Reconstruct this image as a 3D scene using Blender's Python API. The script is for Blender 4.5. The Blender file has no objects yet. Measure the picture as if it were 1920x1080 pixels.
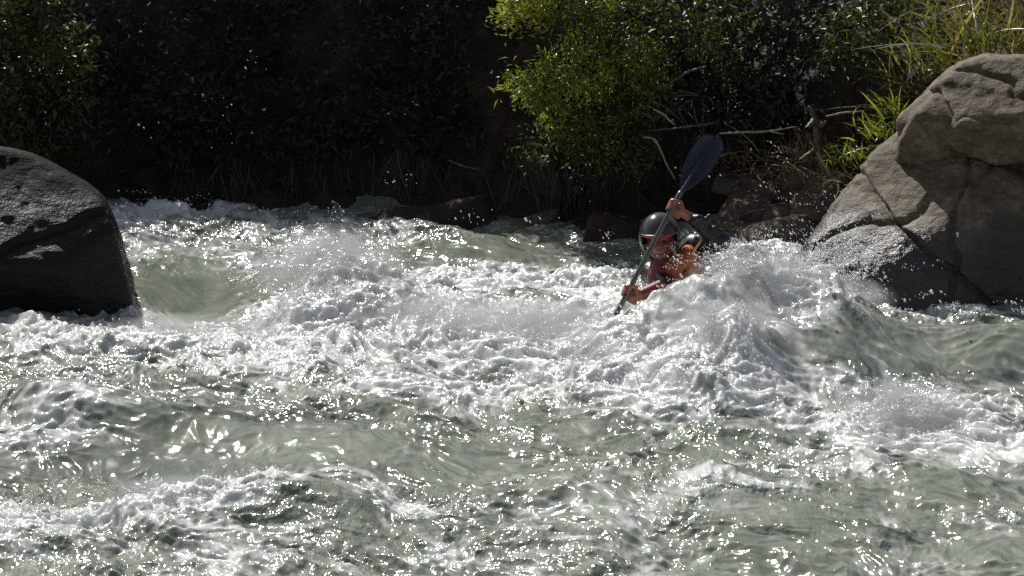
import bpy, bmesh, math, random
import numpy as np
from mathutils import Vector, Matrix
random.seed(7)
RNG = np.random.default_rng(11)
SC = bpy.context.scene
COL = SC.collection
F32 = np.float32

# ------------------------------------------------------------------ camera model
CAM_Z, PITCH, FPX = 3.0, math.radians(11.1), 4266.7
cp, sp = math.cos(PITCH), math.sin(PITCH)

def ray(u, v):
    a, b = (u-960)/FPX, (540-v)/FPX
    return Vector((a, cp+b*sp, -sp+b*cp))
def at(u, v, Y):
    d = ray(u, v); t = Y/d.y
    return Vector((d.x*t, Y, CAM_Z+d.z*t))

# ------------------------------------------------------------------ noise
_rs = np.random.RandomState(5)
PERM = np.concatenate([_rs.permutation(256)]*3).astype(np.int32)
_ang = _rs.rand(256)*2*np.pi
GX, GY = np.cos(_ang).astype(F32), np.sin(_ang).astype(F32)
G3 = _rs.normal(size=(256, 3)); G3 = (G3/np.linalg.norm(G3, axis=1)[:, None]).astype(F32)

def perlin(x, y, seed=0):
    x = np.asarray(x, F32)+seed*17.31; y = np.asarray(y, F32)+seed*9.17
    xf, yf = np.floor(x), np.floor(y)
    xi, yi = xf.astype(np.int32) & 255, yf.astype(np.int32) & 255
    x, y = x-xf, y-yf
    sx, sy = x*x*x*(x*(x*6-15)+10), y*y*y*(y*(y*6-15)+10)
    pa, pb = PERM[xi], PERM[xi+1]
    def g(p, yy, dx, dy):
        h = PERM[p+yy]; return GX[h]*dx+GY[h]*dy
    n0 = g(pa, yi, x, y); n1 = g(pb, yi, x-1, y)
    m0 = g(pa, yi+1, x, y-1); m1 = g(pb, yi+1, x-1, y-1)
    a = n0+(n1-n0)*sx; b = m0+(m1-m0)*sx
    return (a+(b-a)*sy)*1.5

def perlin3(p, seed=0):
    p = np.asarray(p, F32)+seed*13.7
    f = np.floor(p); i = f.astype(np.int32) & 255; d = p-f
    s = d*d*d*(d*(d*6-15)+10)
    out = 0
    for a in (0, 1):
        wa = s[:, 0] if a else 1-s[:, 0]
        for b in (0, 1):
            wb = s[:, 1] if b else 1-s[:, 1]
            for c in (0, 1):
                wc = s[:, 2] if c else 1-s[:, 2]
                h = PERM[PERM[PERM[i[:, 0]+a]+i[:, 1]+b]+i[:, 2]+c]
                g = G3[h]
                out = out+wa*wb*wc*(g[:, 0]*(d[:, 0]-a)+g[:, 1]*(d[:, 1]-b)+g[:, 2]*(d[:, 2]-c))
    return out*1.5
def fbm3(p, oct=4, seed=0, ridge=False):
    r = 0; a = 1.0; s = 1.0
    for k in range(oct):
        n = perlin3(p*s, seed+k)
        r = r+a*((1-2*np.abs(n)) if ridge else n); a *= .5; s *= 2.03
    return r
def sstep(a, b, x):
    t = np.clip((x-a)/(b-a), 0, 1); return t*t*(3-2*t)

# ------------------------------------------------------------------ object helpers
def tag(o, label=None, cat=None, group=None, kind=None):
    if label: o['label'] = label
    if cat: o['category'] = cat
    if group: o['group'] = group
    if kind: o['kind'] = kind
    return o
def empty(name, loc):
    o = bpy.data.objects.new(name, None); COL.objects.link(o); o.location = loc
    o.empty_display_size = .1
    return o
def link(name, me, parent=None, mat=None):
    o = bpy.data.objects.new(name, me); COL.objects.link(o)
    if mat is not None: me.materials.append(mat)
    if parent is not None:
        o.parent = parent; o.matrix_parent_inverse = Matrix.Translation(-parent.location)
    return o
def mesh_np(name, verts, faces, smooth=True):
    """verts (n,3), faces (m,k) numpy arrays with one k"""
    verts = np.asarray(verts, F32); faces = np.asarray(faces, np.int32)
    me = bpy.data.meshes.new(name)
    me.vertices.add(len(verts)); me.vertices.foreach_set('co', verts.ravel())
    k = faces.shape[1]; m = len(faces)
    me.loops.add(m*k); me.loops.foreach_set('vertex_index', faces.ravel())
    me.polygons.add(m)
    me.polygons.foreach_set('loop_start', np.arange(0, m*k, k, dtype=np.int32))
    me.polygons.foreach_set('loop_total', np.full(m, k, np.int32))
    me.polygons.foreach_set('use_smooth', np.full(m, smooth, bool))
    me.update(calc_edges=True)
    return me
def grid_faces(nr, nc):
    i = np.arange(nr-1)[:, None]*nc+np.arange(nc-1)[None, :]
    i = i.ravel()
    return np.stack([i, i+1, i+nc+1, i+nc], 1)
def fattr(me, name, val):
    a = me.attributes.new(name, 'FLOAT', 'POINT'); a.data.foreach_set('value', np.asarray(val, F32).ravel())

# ------------------------------------------------------------------ materials
def new_mat(name):
    m = bpy.data.materials.new(name); m.use_nodes = True
    nt = m.node_tree; b = nt.nodes['Principled BSDF']
    return m, nt, b
def N(nt, t, **kw):
    n = nt.nodes.new(t)
    for k, v in kw.items():
        if hasattr(n, k): setattr(n, k, v)
    return n
def noise(nt, scale, detail=4, rough=.6, vec=None, dist=0.0):
    n = nt.nodes.new('ShaderNodeTexNoise')
    n.inputs['Scale'].default_value = scale; n.inputs['Detail'].default_value = detail
    n.inputs['Roughness'].default_value = rough; n.inputs['Distortion'].default_value = dist
    if vec is not None: nt.links.new(vec, n.inputs['Vector'])
    return n
def ramp(nt, fac, stops):
    r = nt.nodes.new('ShaderNodeValToRGB'); e = r.color_ramp.elements
    e[0].position, e[0].color = stops[0][0], (*stops[0][1], 1)
    e[1].position, e[1].color = stops[-1][0], (*stops[-1][1], 1)
    for p, c in stops[1:-1]:
        k = e.new(p); k.color = (*c, 1)
    nt.links.new(fac, r.inputs['Fac'])
    return r
def mapping(nt, scale=(1, 1, 1), rot=(0, 0, 0)):
    g = nt.nodes.new('ShaderNodeNewGeometry'); m = nt.nodes.new('ShaderNodeMapping')
    m.inputs['Scale'].default_value = scale; m.inputs['Rotation'].default_value = rot
    nt.links.new(g.outputs['Position'], m.inputs['Vector'])
    return m.outputs['Vector']
def bump(nt, h, strength, dist, prev=None):
    b = nt.nodes.new('ShaderNodeBump'); b.inputs['Strength'].default_value = strength
    b.inputs['Distance'].default_value = dist
    nt.links.new(h, b.inputs['Height'])
    if prev is not None: nt.links.new(prev, b.inputs['Normal'])
    return b.outputs['Normal']
def mix(nt, f, a, b):
    m = nt.nodes.new('ShaderNodeMix'); m.data_type = 'RGBA'
    for s, v in ((0, f), (6, a), (7, b)):
        if isinstance(v, (int, float)): m.inputs[s].default_value = v
        elif isinstance(v, tuple): m.inputs[s].default_value = (*v, 1)
        else: nt.links.new(v, m.inputs[s])
    return m.outputs[2]
def math_(nt, op, a, b=0.0, c=None, clamp=False):
    m = nt.nodes.new('ShaderNodeMath'); m.operation = op; m.use_clamp = clamp
    for s, v in enumerate((a, b) if c is None else (a, b, c)):
        if isinstance(v, (int, float)): m.inputs[s].default_value = v
        else: nt.links.new(v, m.inputs[s])
    return m.outputs[0]

def water_material():
    m, nt, b = new_mat('river_water')
    at_ = N(nt, 'ShaderNodeAttribute'); at_.attribute_name = 'foam'; foam = at_.outputs['Fac']
    mk = N(nt, 'ShaderNodeAttribute'); mk.attribute_name = 'wave_shade'; wave_shade = mk.outputs['Fac']
    v1 = mapping(nt, (1, .45, 1), (0, 0, math.radians(24)))
    v0 = mapping(nt)
    n1 = noise(nt, 11, 3, .55, v1)
    n2 = noise(nt, 29, 2, .5, v1)
    ra = N(nt, 'ShaderNodeAttribute'); ra.attribute_name = 'ripple'; rip = ra.outputs['Fac']
    n3 = noise(nt, 5, 4, .6, v1, .4)
    # fine foam breakup
    f = math_(nt, 'MULTIPLY_ADD', n1.outputs['Fac'], .9, -.45)
    f = math_(nt, 'ADD', foam, f)
    f = math_(nt, 'MULTIPLY_ADD', math_(nt, 'MULTIPLY_ADD', n2.outputs['Fac'], .5, -.25), 1.0, f)
    mr = N(nt, 'ShaderNodeMapRange'); mr.interpolation_type = 'SMOOTHSTEP'
    mr.inputs['From Min'].default_value = .12; mr.inputs['From Max'].default_value = 1.02
    nt.links.new(f, mr.inputs['Value']); ff = mr.outputs['Result']
    deep = ramp(nt, n3.outputs['Fac'], [(.3, (.125, .148, .118)), (.5, (.18, .203, .165)), (.72, (.25, .27, .232))]).outputs['Color']
    deep = mix(nt, wave_shade, deep, (.06, .072, .062))  # darker colour stands in for shade on the waves
    white = mix(nt, n3.outputs['Fac'], (.54, .56, .545), (.76, .755, .75))
    nt.links.new(mix(nt, ff, deep, white), b.inputs['Base Color'])
    nt.links.new(math_(nt, 'MULTIPLY_ADD', ff, .06, .13), b.inputs['Roughness'])
    b.inputs['IOR'].default_value = 1.36
    nt.links.new(math_(nt, 'MULTIPLY', ff, .85, clamp=True), b.inputs['Subsurface Weight']); b.inputs['Subsurface Radius'].default_value = (1, 1, 1); b.inputs['Subsurface Scale'].default_value = .07
    nn = bump(nt, math_(nt, 'MULTIPLY', n1.outputs['Fac'], rip), .9, .048)
    nn = bump(nt, math_(nt, 'MULTIPLY', n2.outputs['Fac'], rip), .8, .022, nn)
    nt.links.new(nn, b.inputs['Normal'])
    return m

def rock_material(name, cols, wet_z=None, wet_amt=.35, scale=3.0, wetr=.18, spec=.28):
    m, nt, b = new_mat(name)
    v = mapping(nt)
    n = noise(nt, scale, 8, .62, v, .3); n2 = noise(nt, scale*9, 5, .7, v); n3 = noise(nt, scale*35, 3, .7, v)
    vs = mapping(nt, (1, 1, 3.2), (.25, .1, 0)); n4 = noise(nt, scale*2.2, 6, .65, vs, .5)
    f = math_(nt, 'MULTIPLY_ADD', n2.outputs['Fac'], .5, math_(nt, 'MULTIPLY', n.outputs['Fac'], .5))
    c = ramp(nt, f, [(.34, cols[0]), (.5, cols[1]), (.64, cols[2])]).outputs['Color']
    stain = ramp(nt, n4.outputs['Fac'], [(.42, (1, 1, 1)), (.6, (.62, .58, .55))]).outputs['Color']
    mm = nt.nodes.new('ShaderNodeMix'); mm.data_type = 'RGBA'; mm.blend_type = 'MULTIPLY'; mm.inputs[0].default_value = .8
    nt.links.new(c, mm.inputs[6]); nt.links.new(stain, mm.inputs[7]); c = mm.outputs[2]
    rough = math_(nt, 'MULTIPLY_ADD', n2.outputs['Fac'], .3, .55)
    if wet_z is not None:
        g = N(nt, 'ShaderNodeNewGeometry'); s = N(nt, 'ShaderNodeSeparateXYZ'); nt.links.new(g.outputs['Position'], s.inputs[0])
        h = math_(nt, 'MULTIPLY_ADD', math_(nt, 'SUBTRACT', n.outputs['Fac'], .5), .9, s.outputs['Z'])
        mr = N(nt, 'ShaderNodeMapRange'); mr.inputs['From Min'].default_value = wet_z-.12; mr.inputs['From Max'].default_value = wet_z+.12
        mr.inputs['To Min'].default_value = 1; mr.inputs['To Max'].default_value = 0
        nt.links.new(h, mr.inputs['Value']); w = mr.outputs['Result']
        c = mix(nt, w, c, mix(nt, wet_amt, (0.012, .011, .012), c))
        rough = math_(nt, 'MULTIPLY_ADD', w, -1.0*(.68-wetr), rough, True)
        rough = math_(nt, 'MAXIMUM', rough, wetr)
    b.inputs['Specular IOR Level'].default_value = spec
    if wet_z is not None: nt.links.new(math_(nt, 'MULTIPLY_ADD', w, .35 if spec > .2 else .06, spec), b.inputs['Specular IOR Level'])
    nt.links.new(c, b.inputs['Base Color']); nt.links.new(rough, b.inputs['Roughness'])
    nn = bump(nt, n.outputs['Fac'], .7, .08); nn = bump(nt, n4.outputs['Fac'], .6, .03, nn); nn = bump(nt, n2.outputs['Fac'], .7, .015, nn)
    nn = bump(nt, n3.outputs['Fac'], .4, .004, nn)
    nt.links.new(nn, b.inputs['Normal'])
    return m

def leaf_material(name, c1, c2, c3, rough=.35, transl=.35, tc=None):
    m, nt, b = new_mat(name)
    a = N(nt, 'ShaderNodeAttribute'); a.attribute_name = 'tone'
    c = ramp(nt, a.outputs['Fac'], [(0, c1), (.55, c2), (1, c3)]).outputs['Color']
    nt.links.new(c, b.inputs['Base Color']); b.inputs['Roughness'].default_value = rough
    b.inputs['Specular IOR Level'].default_value = .6
    t = N(nt, 'ShaderNodeBsdfTranslucent')
    hs = N(nt, 'ShaderNodeHueSaturation'); hs.inputs['Value'].default_value = 2.0; hs.inputs['Saturation'].default_value = 1.1
    nt.links.new(c, hs.inputs['Color']); nt.links.new(hs.outputs['Color'], t.inputs['Color'])
    mx = N(nt, 'ShaderNodeMixShader'); mx.inputs[0].default_value = transl
    nt.links.new(b.outputs[0], mx.inputs[1]); nt.links.new(t.outputs[0], mx.inputs[2])
    nt.links.new(mx.outputs[0], nt.nodes['Material Output'].inputs['Surface'])
    return m
def simple(name, col, rough=.6, col2=None, scale=20, spec=.5, bmp=.0, bd=.01, metallic=0):
    m, nt, b = new_mat(name)
    n = noise(nt, scale, 4, .65, mapping(nt))
    c2 = col2 or tuple(x*.6 for x in col)
    nt.links.new(ramp(nt, n.outputs['Fac'], [(.35, c2), (.65, col)]).outputs['Color'], b.inputs['Base Color'])
    b.inputs['Roughness'].default_value = rough; b.inputs['Specular IOR Level'].default_value = spec
    b.inputs['Metallic'].default_value = metallic
    if bmp: nt.links.new(bump(nt, n.outputs['Fac'], bmp, bd), b.inputs['Normal'])
    return m

M = {}
M['water'] = water_material()
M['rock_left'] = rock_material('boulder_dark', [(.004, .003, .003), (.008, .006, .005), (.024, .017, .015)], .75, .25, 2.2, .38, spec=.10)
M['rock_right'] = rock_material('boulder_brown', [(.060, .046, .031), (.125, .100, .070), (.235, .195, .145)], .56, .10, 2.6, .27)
M['stone'] = rock_material('stone_brown', [(.06, .046, .032), (.14, .11, .08), (.24, .195, .145)], None, scale=6)
M['stone_red'] = rock_material('stone_reddish', [(.025, .015, .014), (.05, .03, .027), (.09, .058, .05)], None, scale=6)
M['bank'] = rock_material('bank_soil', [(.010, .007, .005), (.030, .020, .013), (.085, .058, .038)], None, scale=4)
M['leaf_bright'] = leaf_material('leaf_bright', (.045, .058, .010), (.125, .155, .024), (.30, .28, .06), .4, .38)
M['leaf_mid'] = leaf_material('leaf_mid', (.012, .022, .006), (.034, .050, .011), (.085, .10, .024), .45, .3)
M['leaf_dark'] = leaf_material('leaf_dark', (.0025, .004, .002), (.006, .009, .004), (.018, .022, .012), .6, .15)  # near-black copy, the bank's shade put into the leaf colour
M['reed'] = leaf_material('reed_blade', (.035, .042, .010), (.095, .10, .022), (.24, .19, .07), .4, .4)
M['dry'] = leaf_material('dry_root', (.02, .013, .009), (.05, .034, .025), (.10, .07, .05), .7, .1)
M['straw'] = leaf_material('straw', (.07, .05, .028), (.15, .11, .06), (.26, .20, .11), .6, .25)
M['bark'] = simple('bark', (.045, .033, .022), .8, (.015, .011, .008), 30, .3, .8, .01)
M['wood'] = simple('bleached_wood', (.34, .28, .20), .65, (.16, .12, .085), 25, .4, .5, .006)
M['wood_dark'] = simple('damp_wood', (.12, .09, .06), .6, (.05, .035, .025), 25, .4, .5, .006)

# ------------------------------------------------------------------ river surface
def XY(u, v, Y):
    p = at(u, v, Y); return p
def ridge_pts(pts):
    r = [XY(*p) for p in pts]
    r.sort(key=lambda p: p.x)
    return np.array([[p.x, p.y, p.z] for p in r])
# (points px,py,distance), width behind, width towards camera, height scale, skew
RIDGES = [
    (ridge_pts([(430, 600, 14.6), (520, 560, 14.4), (585, 488, 14.3), (640, 478, 14.3), (700, 500, 14.25), (800, 545, 14.2), (950, 560, 14.1), (1060, 575, 14.0), (1150, 600, 13.9)]), .45, .75),
    (ridge_pts([(1090, 610, 13.0), (1130, 590, 13.02), (1180, 578, 13.04), (1240, 545, 13.05), (1305, 506, 13.1), (1360, 500, 13.15), (1430, 496, 13.2), (1500, 496, 13.25), (1560, 500, 13.4), (1620, 560, 13.5), (1700, 610, 13.5)]), .26, .55),
    (ridge_pts([(1220, 690, 12.2), (1270, 655, 12.3), (1330, 618, 12.35), (1375, 592, 12.4), (1430, 615, 12.45), (1500, 655, 12.5)]), .22, .5),
    (ridge_pts([(1500, 625, 12.7), (1580, 592, 12.8), (1640, 584, 12.85), (1780, 588, 12.9), (1920, 592, 12.9), (2150, 600, 12.9)]), .35, .55),
    (ridge_pts([(1500, 800, 11.4), (1600, 775, 11.45), (1700, 745, 11.5), (1800, 752, 11.5), (1920, 760, 11.5), (2050, 800, 11.5)]), .35, .5),
    (ridge_pts([(-160, 965, 9.75), (0, 958, 9.8), (110, 950, 9.85), (250, 935, 9.95), (400, 905, 10.1), (520, 888, 10.2), (640, 885, 10.25), (740, 915, 10.2), (850, 975, 10.1)]), .25, .8),
    (ridge_pts([(-200, 715, 11.7), (0, 715, 11.7), (150, 725, 11.6), (300, 745, 11.45), (450, 772, 11.3), (560, 778, 11.2), (700, 795, 11.1), (860, 815, 11.1), (960, 850, 11.0)]), .5, .28),
    (ridge_pts([(1000, 900, 10.2), (1150, 870, 10.3), (1350, 870, 10.3), (1600, 885, 10.3), (1850, 910, 10.2), (2050, 940, 10.2)]), .4, .9),
    (ridge_pts([(240, 392, 18.3), (420, 400, 18.3), (600, 408, 18.2), (800, 424, 17.9), (1000, 440, 17.6), (1200, 460, 17.2), (1300, 470, 17.0)]), .5, 1.0),
    (ridge_pts([(60, 640, 13.6), (250, 622, 13.8), (420, 610, 13.8), (600, 640, 13.6)]), .3, .4),
    (ridge_pts([(500, 735, 12.2), (620, 705, 12.4), (760, 700, 12.5), (900, 720, 12.4), (1050, 745, 12.2)]), .25, .4),
    (ridge_pts([(1290, 455, 16.3), (1350, 446, 16.3), (1450, 452, 16.2), (1520, 470, 16.0)]), .2, .3),
]
def macro(X, Y):
    h = np.zeros_like(X, dtype=F32)
    for pts, sb, sf in RIDGES:
        yc = np.interp(X, pts[:, 0], pts[:, 1]); zc = np.interp(X, pts[:, 0], pts[:, 2])
        x0, x1 = pts[0, 0], pts[-1, 0]; e = .25
        w = sstep(x0-e, x0+e, X)*(1-sstep(x1-e, x1+e, X))
        d = Y-yc
        g = np.where(d > 0, np.exp(-(d/sb)**2), np.exp(-(np.abs(d)/sf)**1.7))
        h = np.maximum(h, 0)+(np.maximum(zc-.04, 0)*w*g-0)*(1-np.clip(h*1.2, 0, .8))
    # hollows
    for (u, v, su, sv, dep) in HOLLOWS:
        x, y, sx, sy = hollow_xy(u, v, su, sv)
        h = h-dep*np.exp(-(((X-x)/sx)**2+((Y-y)/sy)**2))
    return h
def plane_xy(u, v, z=0.0):
    d = ray(u, v); t = (z-CAM_Z)/d.z
    return d.x*t, d.y*t
def hollow_xy(u, v, su, sv):
    x, y = plane_xy(u, v); _, y2 = plane_xy(u, v-sv); x2, _ = plane_xy(u+su, v)
    return x, y, x2-x, y2-y
HOLLOWS = [(370, 555, 80, 45, .16), (250, 880, 240, 40, .08), (1100, 500, 140, 20, .05), (1700, 700, 120, 22, .10), (560, 830, 160, 25, .05), (1060, 850, 180, 40, .04)]

def hit(u, v):
    """first point where the sight line meets the modelled waves"""
    d = ray(u, v)
    ys = np.linspace(7.5, 19.5, 900).astype(F32)
    t = ys/d.y; xs = d.x*t; zs = CAM_Z+d.z*t
    hh = macro(xs.astype(F32), ys)
    k = np.argmax(zs <= hh)
    if not (zs <= hh).any(): k = len(ys)-1
    return float(xs[k]), float(ys[k])

# foam patches: place in the photo, half sizes, strength, turn
FOAM = [
    (330, 400, 120, 24, .9), (230, 430, 50, 60, .7), (480, 425, 120, 22, .65), (620, 430, 120, 20, .55), (760, 450, 100, 15, .35),
    (300, 470, 120, 25, .45), (480, 490, 80, 20, .45), (330, 495, 150, 12, .4), (560, 460, 60, 12, .4),
    (600, 520, 90, 60, 1.0), (540, 570, 80, 40, .8), (700, 540, 90, 40, .9), (820, 545, 100, 35, .8), (950, 530, 120, 28, .8), (1080, 530, 110, 30, .9),
    (270, 590, 70, 20, .6), (80, 625, 140, 20, .8), (300, 640, 160, 30, .75), (480, 650, 150, 35, .8), (130, 670, 160, 20, .45), (420, 700, 120, 14, .4),
    (700, 600, 120, 30, .55), (760, 670, 160, 40, .6), (900, 620, 130, 40, .85), (1020, 600, 130, 45, .95), (1000, 690, 140, 40, .75), (860, 740, 130, 20, .6),
    (1130, 660, 110, 40, .8), (1180, 580, 70, 30, .9), (1300, 560, 60, 40, .9), (1400, 505, 90, 28, 1.1), (1500, 510, 80, 35, 1.0), (1560, 550, 60, 30, .8), (1470, 570, 70, 22, .6),
    (1370, 615, 55, 28, 1.0), (1290, 660, 70, 30, .95), (1200, 700, 90, 30, .8), (1420, 660, 60, 30, .7), (1350, 710, 110, 22, .55),
    (1660, 588, 70, 8, .6), (1850, 590, 100, 9, .7), (1760, 600, 60, 6, .4),
    (1700, 780, 100, 40, .95), (1620, 800, 60, 22, .7), (1820, 780, 90, 40, .7), (1880, 830, 70, 25, .6), (1540, 690, 50, 14, .5), (1610, 720, 50, 14, .4), (1500, 740, 60, 14, .4),
    (1480, 800, 40, 14, .6), (1560, 850, 110, 14, .55), (1640, 880, 100, 14, .5), (1330, 900, 90, 16, .5), (1450, 915, 90, 12, .5), (1240, 790, 90, 20, .35), (1130, 760, 110, 16, .35),
    (100, 720, 130, 20, .40), (120, 770, 90, 35, .45), (60, 830, 110, 20, .35), (620, 690, 90, 16, .4), (520, 730, 70, 10, .4), (700, 740, 110, 12, .45),
    (30, 962, 90, 16, .8), (160, 965, 110, 16, .95), (330, 945, 120, 18, .92), (470, 915, 90, 18, .9), (580, 895, 90, 14, .75), (740, 935, 60, 16, .6), (800, 960, 60, 18, .55),
    (80, 1020, 150, 25, .45), (300, 1020, 160, 25, .38), (520, 990, 160, 25, .32), (430, 1070, 160, 18, .35), (700, 1060, 120, 18, .35), (900, 1050, 120, 25, .32), (1120, 1060, 120, 20, .35),
    (800, 850, 60, 14, .28), (440, 880, 60, 10, .25), (1100, 880, 90, 18, .33), (1240, 960, 90, 20, .28), (1850, 960, 80, 20, .3), (1650, 1000, 60, 40, .28), (1000, 960, 110, 20, .25),
    (930, 500, 60, 10, .35), (1250, 500, 60, 14, .6), (1370, 455, 90, 10, .7), (1470, 470, 60, 12, .7),
]
# smooth, clearer patches of green water
CLEAR = [(360, 540, 90, 45, .9), (450, 815, 170, 22, .6), (880, 870, 150, 24, .6), (700, 850, 120, 20, .6), (1150, 950, 110, 18, .4), (650, 1000, 120, 14, .4), (1700, 920, 130, 20, .5), (370, 560, 80, 35, .9), (560, 830, 120, 25, .8), (250, 890, 230, 35, .7), (1000, 470, 170, 20, .5), (1310, 600, 45, 30, .7), (1250, 640, 40, 18, .4),
         (1550, 640, 110, 30, .7), (1750, 650, 150, 28, .6), (1500, 970, 180, 45, .5), (900, 890, 80, 25, .4), (1430, 580, 45, 12, .6), (470, 520, 60, 20, .4), (680, 690, 50, 14, .4)]
WAVE_SHADE = [(560, 785, 130, 9, .9), (380, 755, 90, 6, .7), (720, 800, 80, 6, .5), (1150, 480, 150, 18, .45), (1700, 715, 120, 18, .6), (1880, 700, 60, 14, .5), (230, 900, 220, 26, .55), (1500, 700, 60, 18, .35), (700, 1040, 160, 20, .25)]  # shade of wave faces and troughs, and bank reflection, painted as darker water

def build_water():
    Ys = np.concatenate([np.linspace(3.0, 8.1, 60)[:-1],
                         3/np.tan(np.radians(np.linspace(20.3, 10.2, 1040)))[:-1],
                         np.linspace(3/math.tan(math.radians(10.2)), 20.0, 260)]).astype(F32)
    dense = np.linspace(-.275, .275, 1300)
    side = .275+(2.6-.275)*(np.linspace(0, 1, 140)[1:]**2)
    tx = np.concatenate([-side[::-1], dense, side]).astype(F32)
    Y, T = np.meshgrid(Ys, tx, indexing='ij')
    X = (T*(Y+.8)).astype(F32)
    far = 1-sstep(.3, .9, np.abs(T))*.7
    H = macro(X, Y)
    def paint(lst):
        out = np.zeros_like(X)
        for (u, v, su, sv, s) in lst:
            x, y = hit(u, v); k = y/FPX
            sx = su*k*1.05; y2 = plane_xy(u, v-sv)[1]-plane_xy(u, v)[1]
            sy = max(min(y2, sv*k*4.5), .06)
            r2 = ((X-x)/sx)**2+((Y-y)/sy)**2
            out = np.maximum(out, s*np.exp(-(r2/1.3)**1.6)) if False else 1-(1-out)*(1-np.clip(s, 0, .97)*np.exp(-(r2/1.6)**1.3))
        return out
    foamd = paint(FOAM); clear = paint(CLEAR); wave_shade = paint(WAVE_SHADE)
    foamd = np.where(np.abs(T) > .24, np.maximum(foamd, .38*sstep(.24, .3, np.abs(T))), foamd)
    # domain warp; long axis of ripples runs right and towards the camera
    wx = perlin(X*1.3, Y*1.0, 1)*.16+perlin(X*4, Y*4, 51)*.05; wy = perlin(X*1.3, Y*1.0, 2)*.16+perlin(X*4, Y*4, 52)*.05
    Xw, Yw = X+wx, Y+wy
    c, s = math.cos(math.radians(-50)), math.sin(math.radians(-50))
    A = Xw*c+Yw*s; B = -Xw*s+Yw*c       # A along flow, B across
    # foam threshold noise (lacy)
    ln = (1-2.4*np.abs(perlin(A*1.7, B*3.0, 3)))*.55+(1-2.4*np.abs(perlin(A*4.4, B*7.4, 4)))*.4+perlin(A*10, B*19, 5)*.45+perlin(A*2.0, B*2.0, 6)*.4
    base = .13+.18*perlin(X*.9, Y*.6, 21)
    f = np.maximum(foamd, base)*.98-.07-.22*(1-.7*sstep(.75, .97, foamd))*sstep(.05, .5, perlin(A*1.2, B*2.7, 61)+.5*perlin(A*3.3, B*7, 62))-clear*.28+ln*.40*(1-.12*foamd)
    foam = np.clip(f*1.15, 0, 1.1)
    foam = np.minimum(foam, 1.0)
    # heights
    amp = (1-.80*clear)*far
    chop = perlin(A*1.1, B*1.7, 8)*.060+perlin(A*2.3, B*3.9, 9)*.034*(1+foamd)
    r1 = 1-np.abs(perlin(A*3.6, B*5.6, 10))*2; r2 = 1-np.abs(perlin(A*7.5, B*11, 11))*2
    chop += r1*.020+r2*.010*(1+foamd)
    chop += perlin(A*14, B*21, 12)*.0062*(1+foamd*1.3)
    chop += perlin(A*27, B*42, 13)*.0030*(1+foamd*1.5)
    bil = np.abs(perlin(A*1.5, B*2.6, 14))*.085+np.abs(perlin(A*2.9, B*6.6, 15))*.030+np.abs(perlin(A*6.5, B*15, 16))*.018+perlin(A*15, B*34, 17)*.009
    H = H+chop*amp+foam*sstep(.25, .9, foamd)*(bil-.03)*(1-.5*clear)*far
    dist = sstep(16.2, 18.0, Y); H = H*(1-dist*.0)
    me = mesh_np('water', np.stack([X, Y, H], -1).reshape(-1, 3), grid_faces(len(Ys), len(tx)))
    rp = perlin(A*.9, B*1.6, 41)*.9+perlin(A*2.6, B*4.2, 42)*.55
    ripple = np.clip(.42+rp*.75+.45*foamd-.75*clear, .05, 1.25)
    fattr(me, 'ripple', ripple); fattr(me, 'foam', foam); fattr(me, 'wave_shade', np.clip(wave_shade*1.1*(1-foam*.5), 0, 1))
    o = link('water', me, None, M['water']); tag(o, kind='structure')
    return X, Y, H, foam, foamd, T
WX, WY, WH, WF, WD, WT = build_water()

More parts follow.
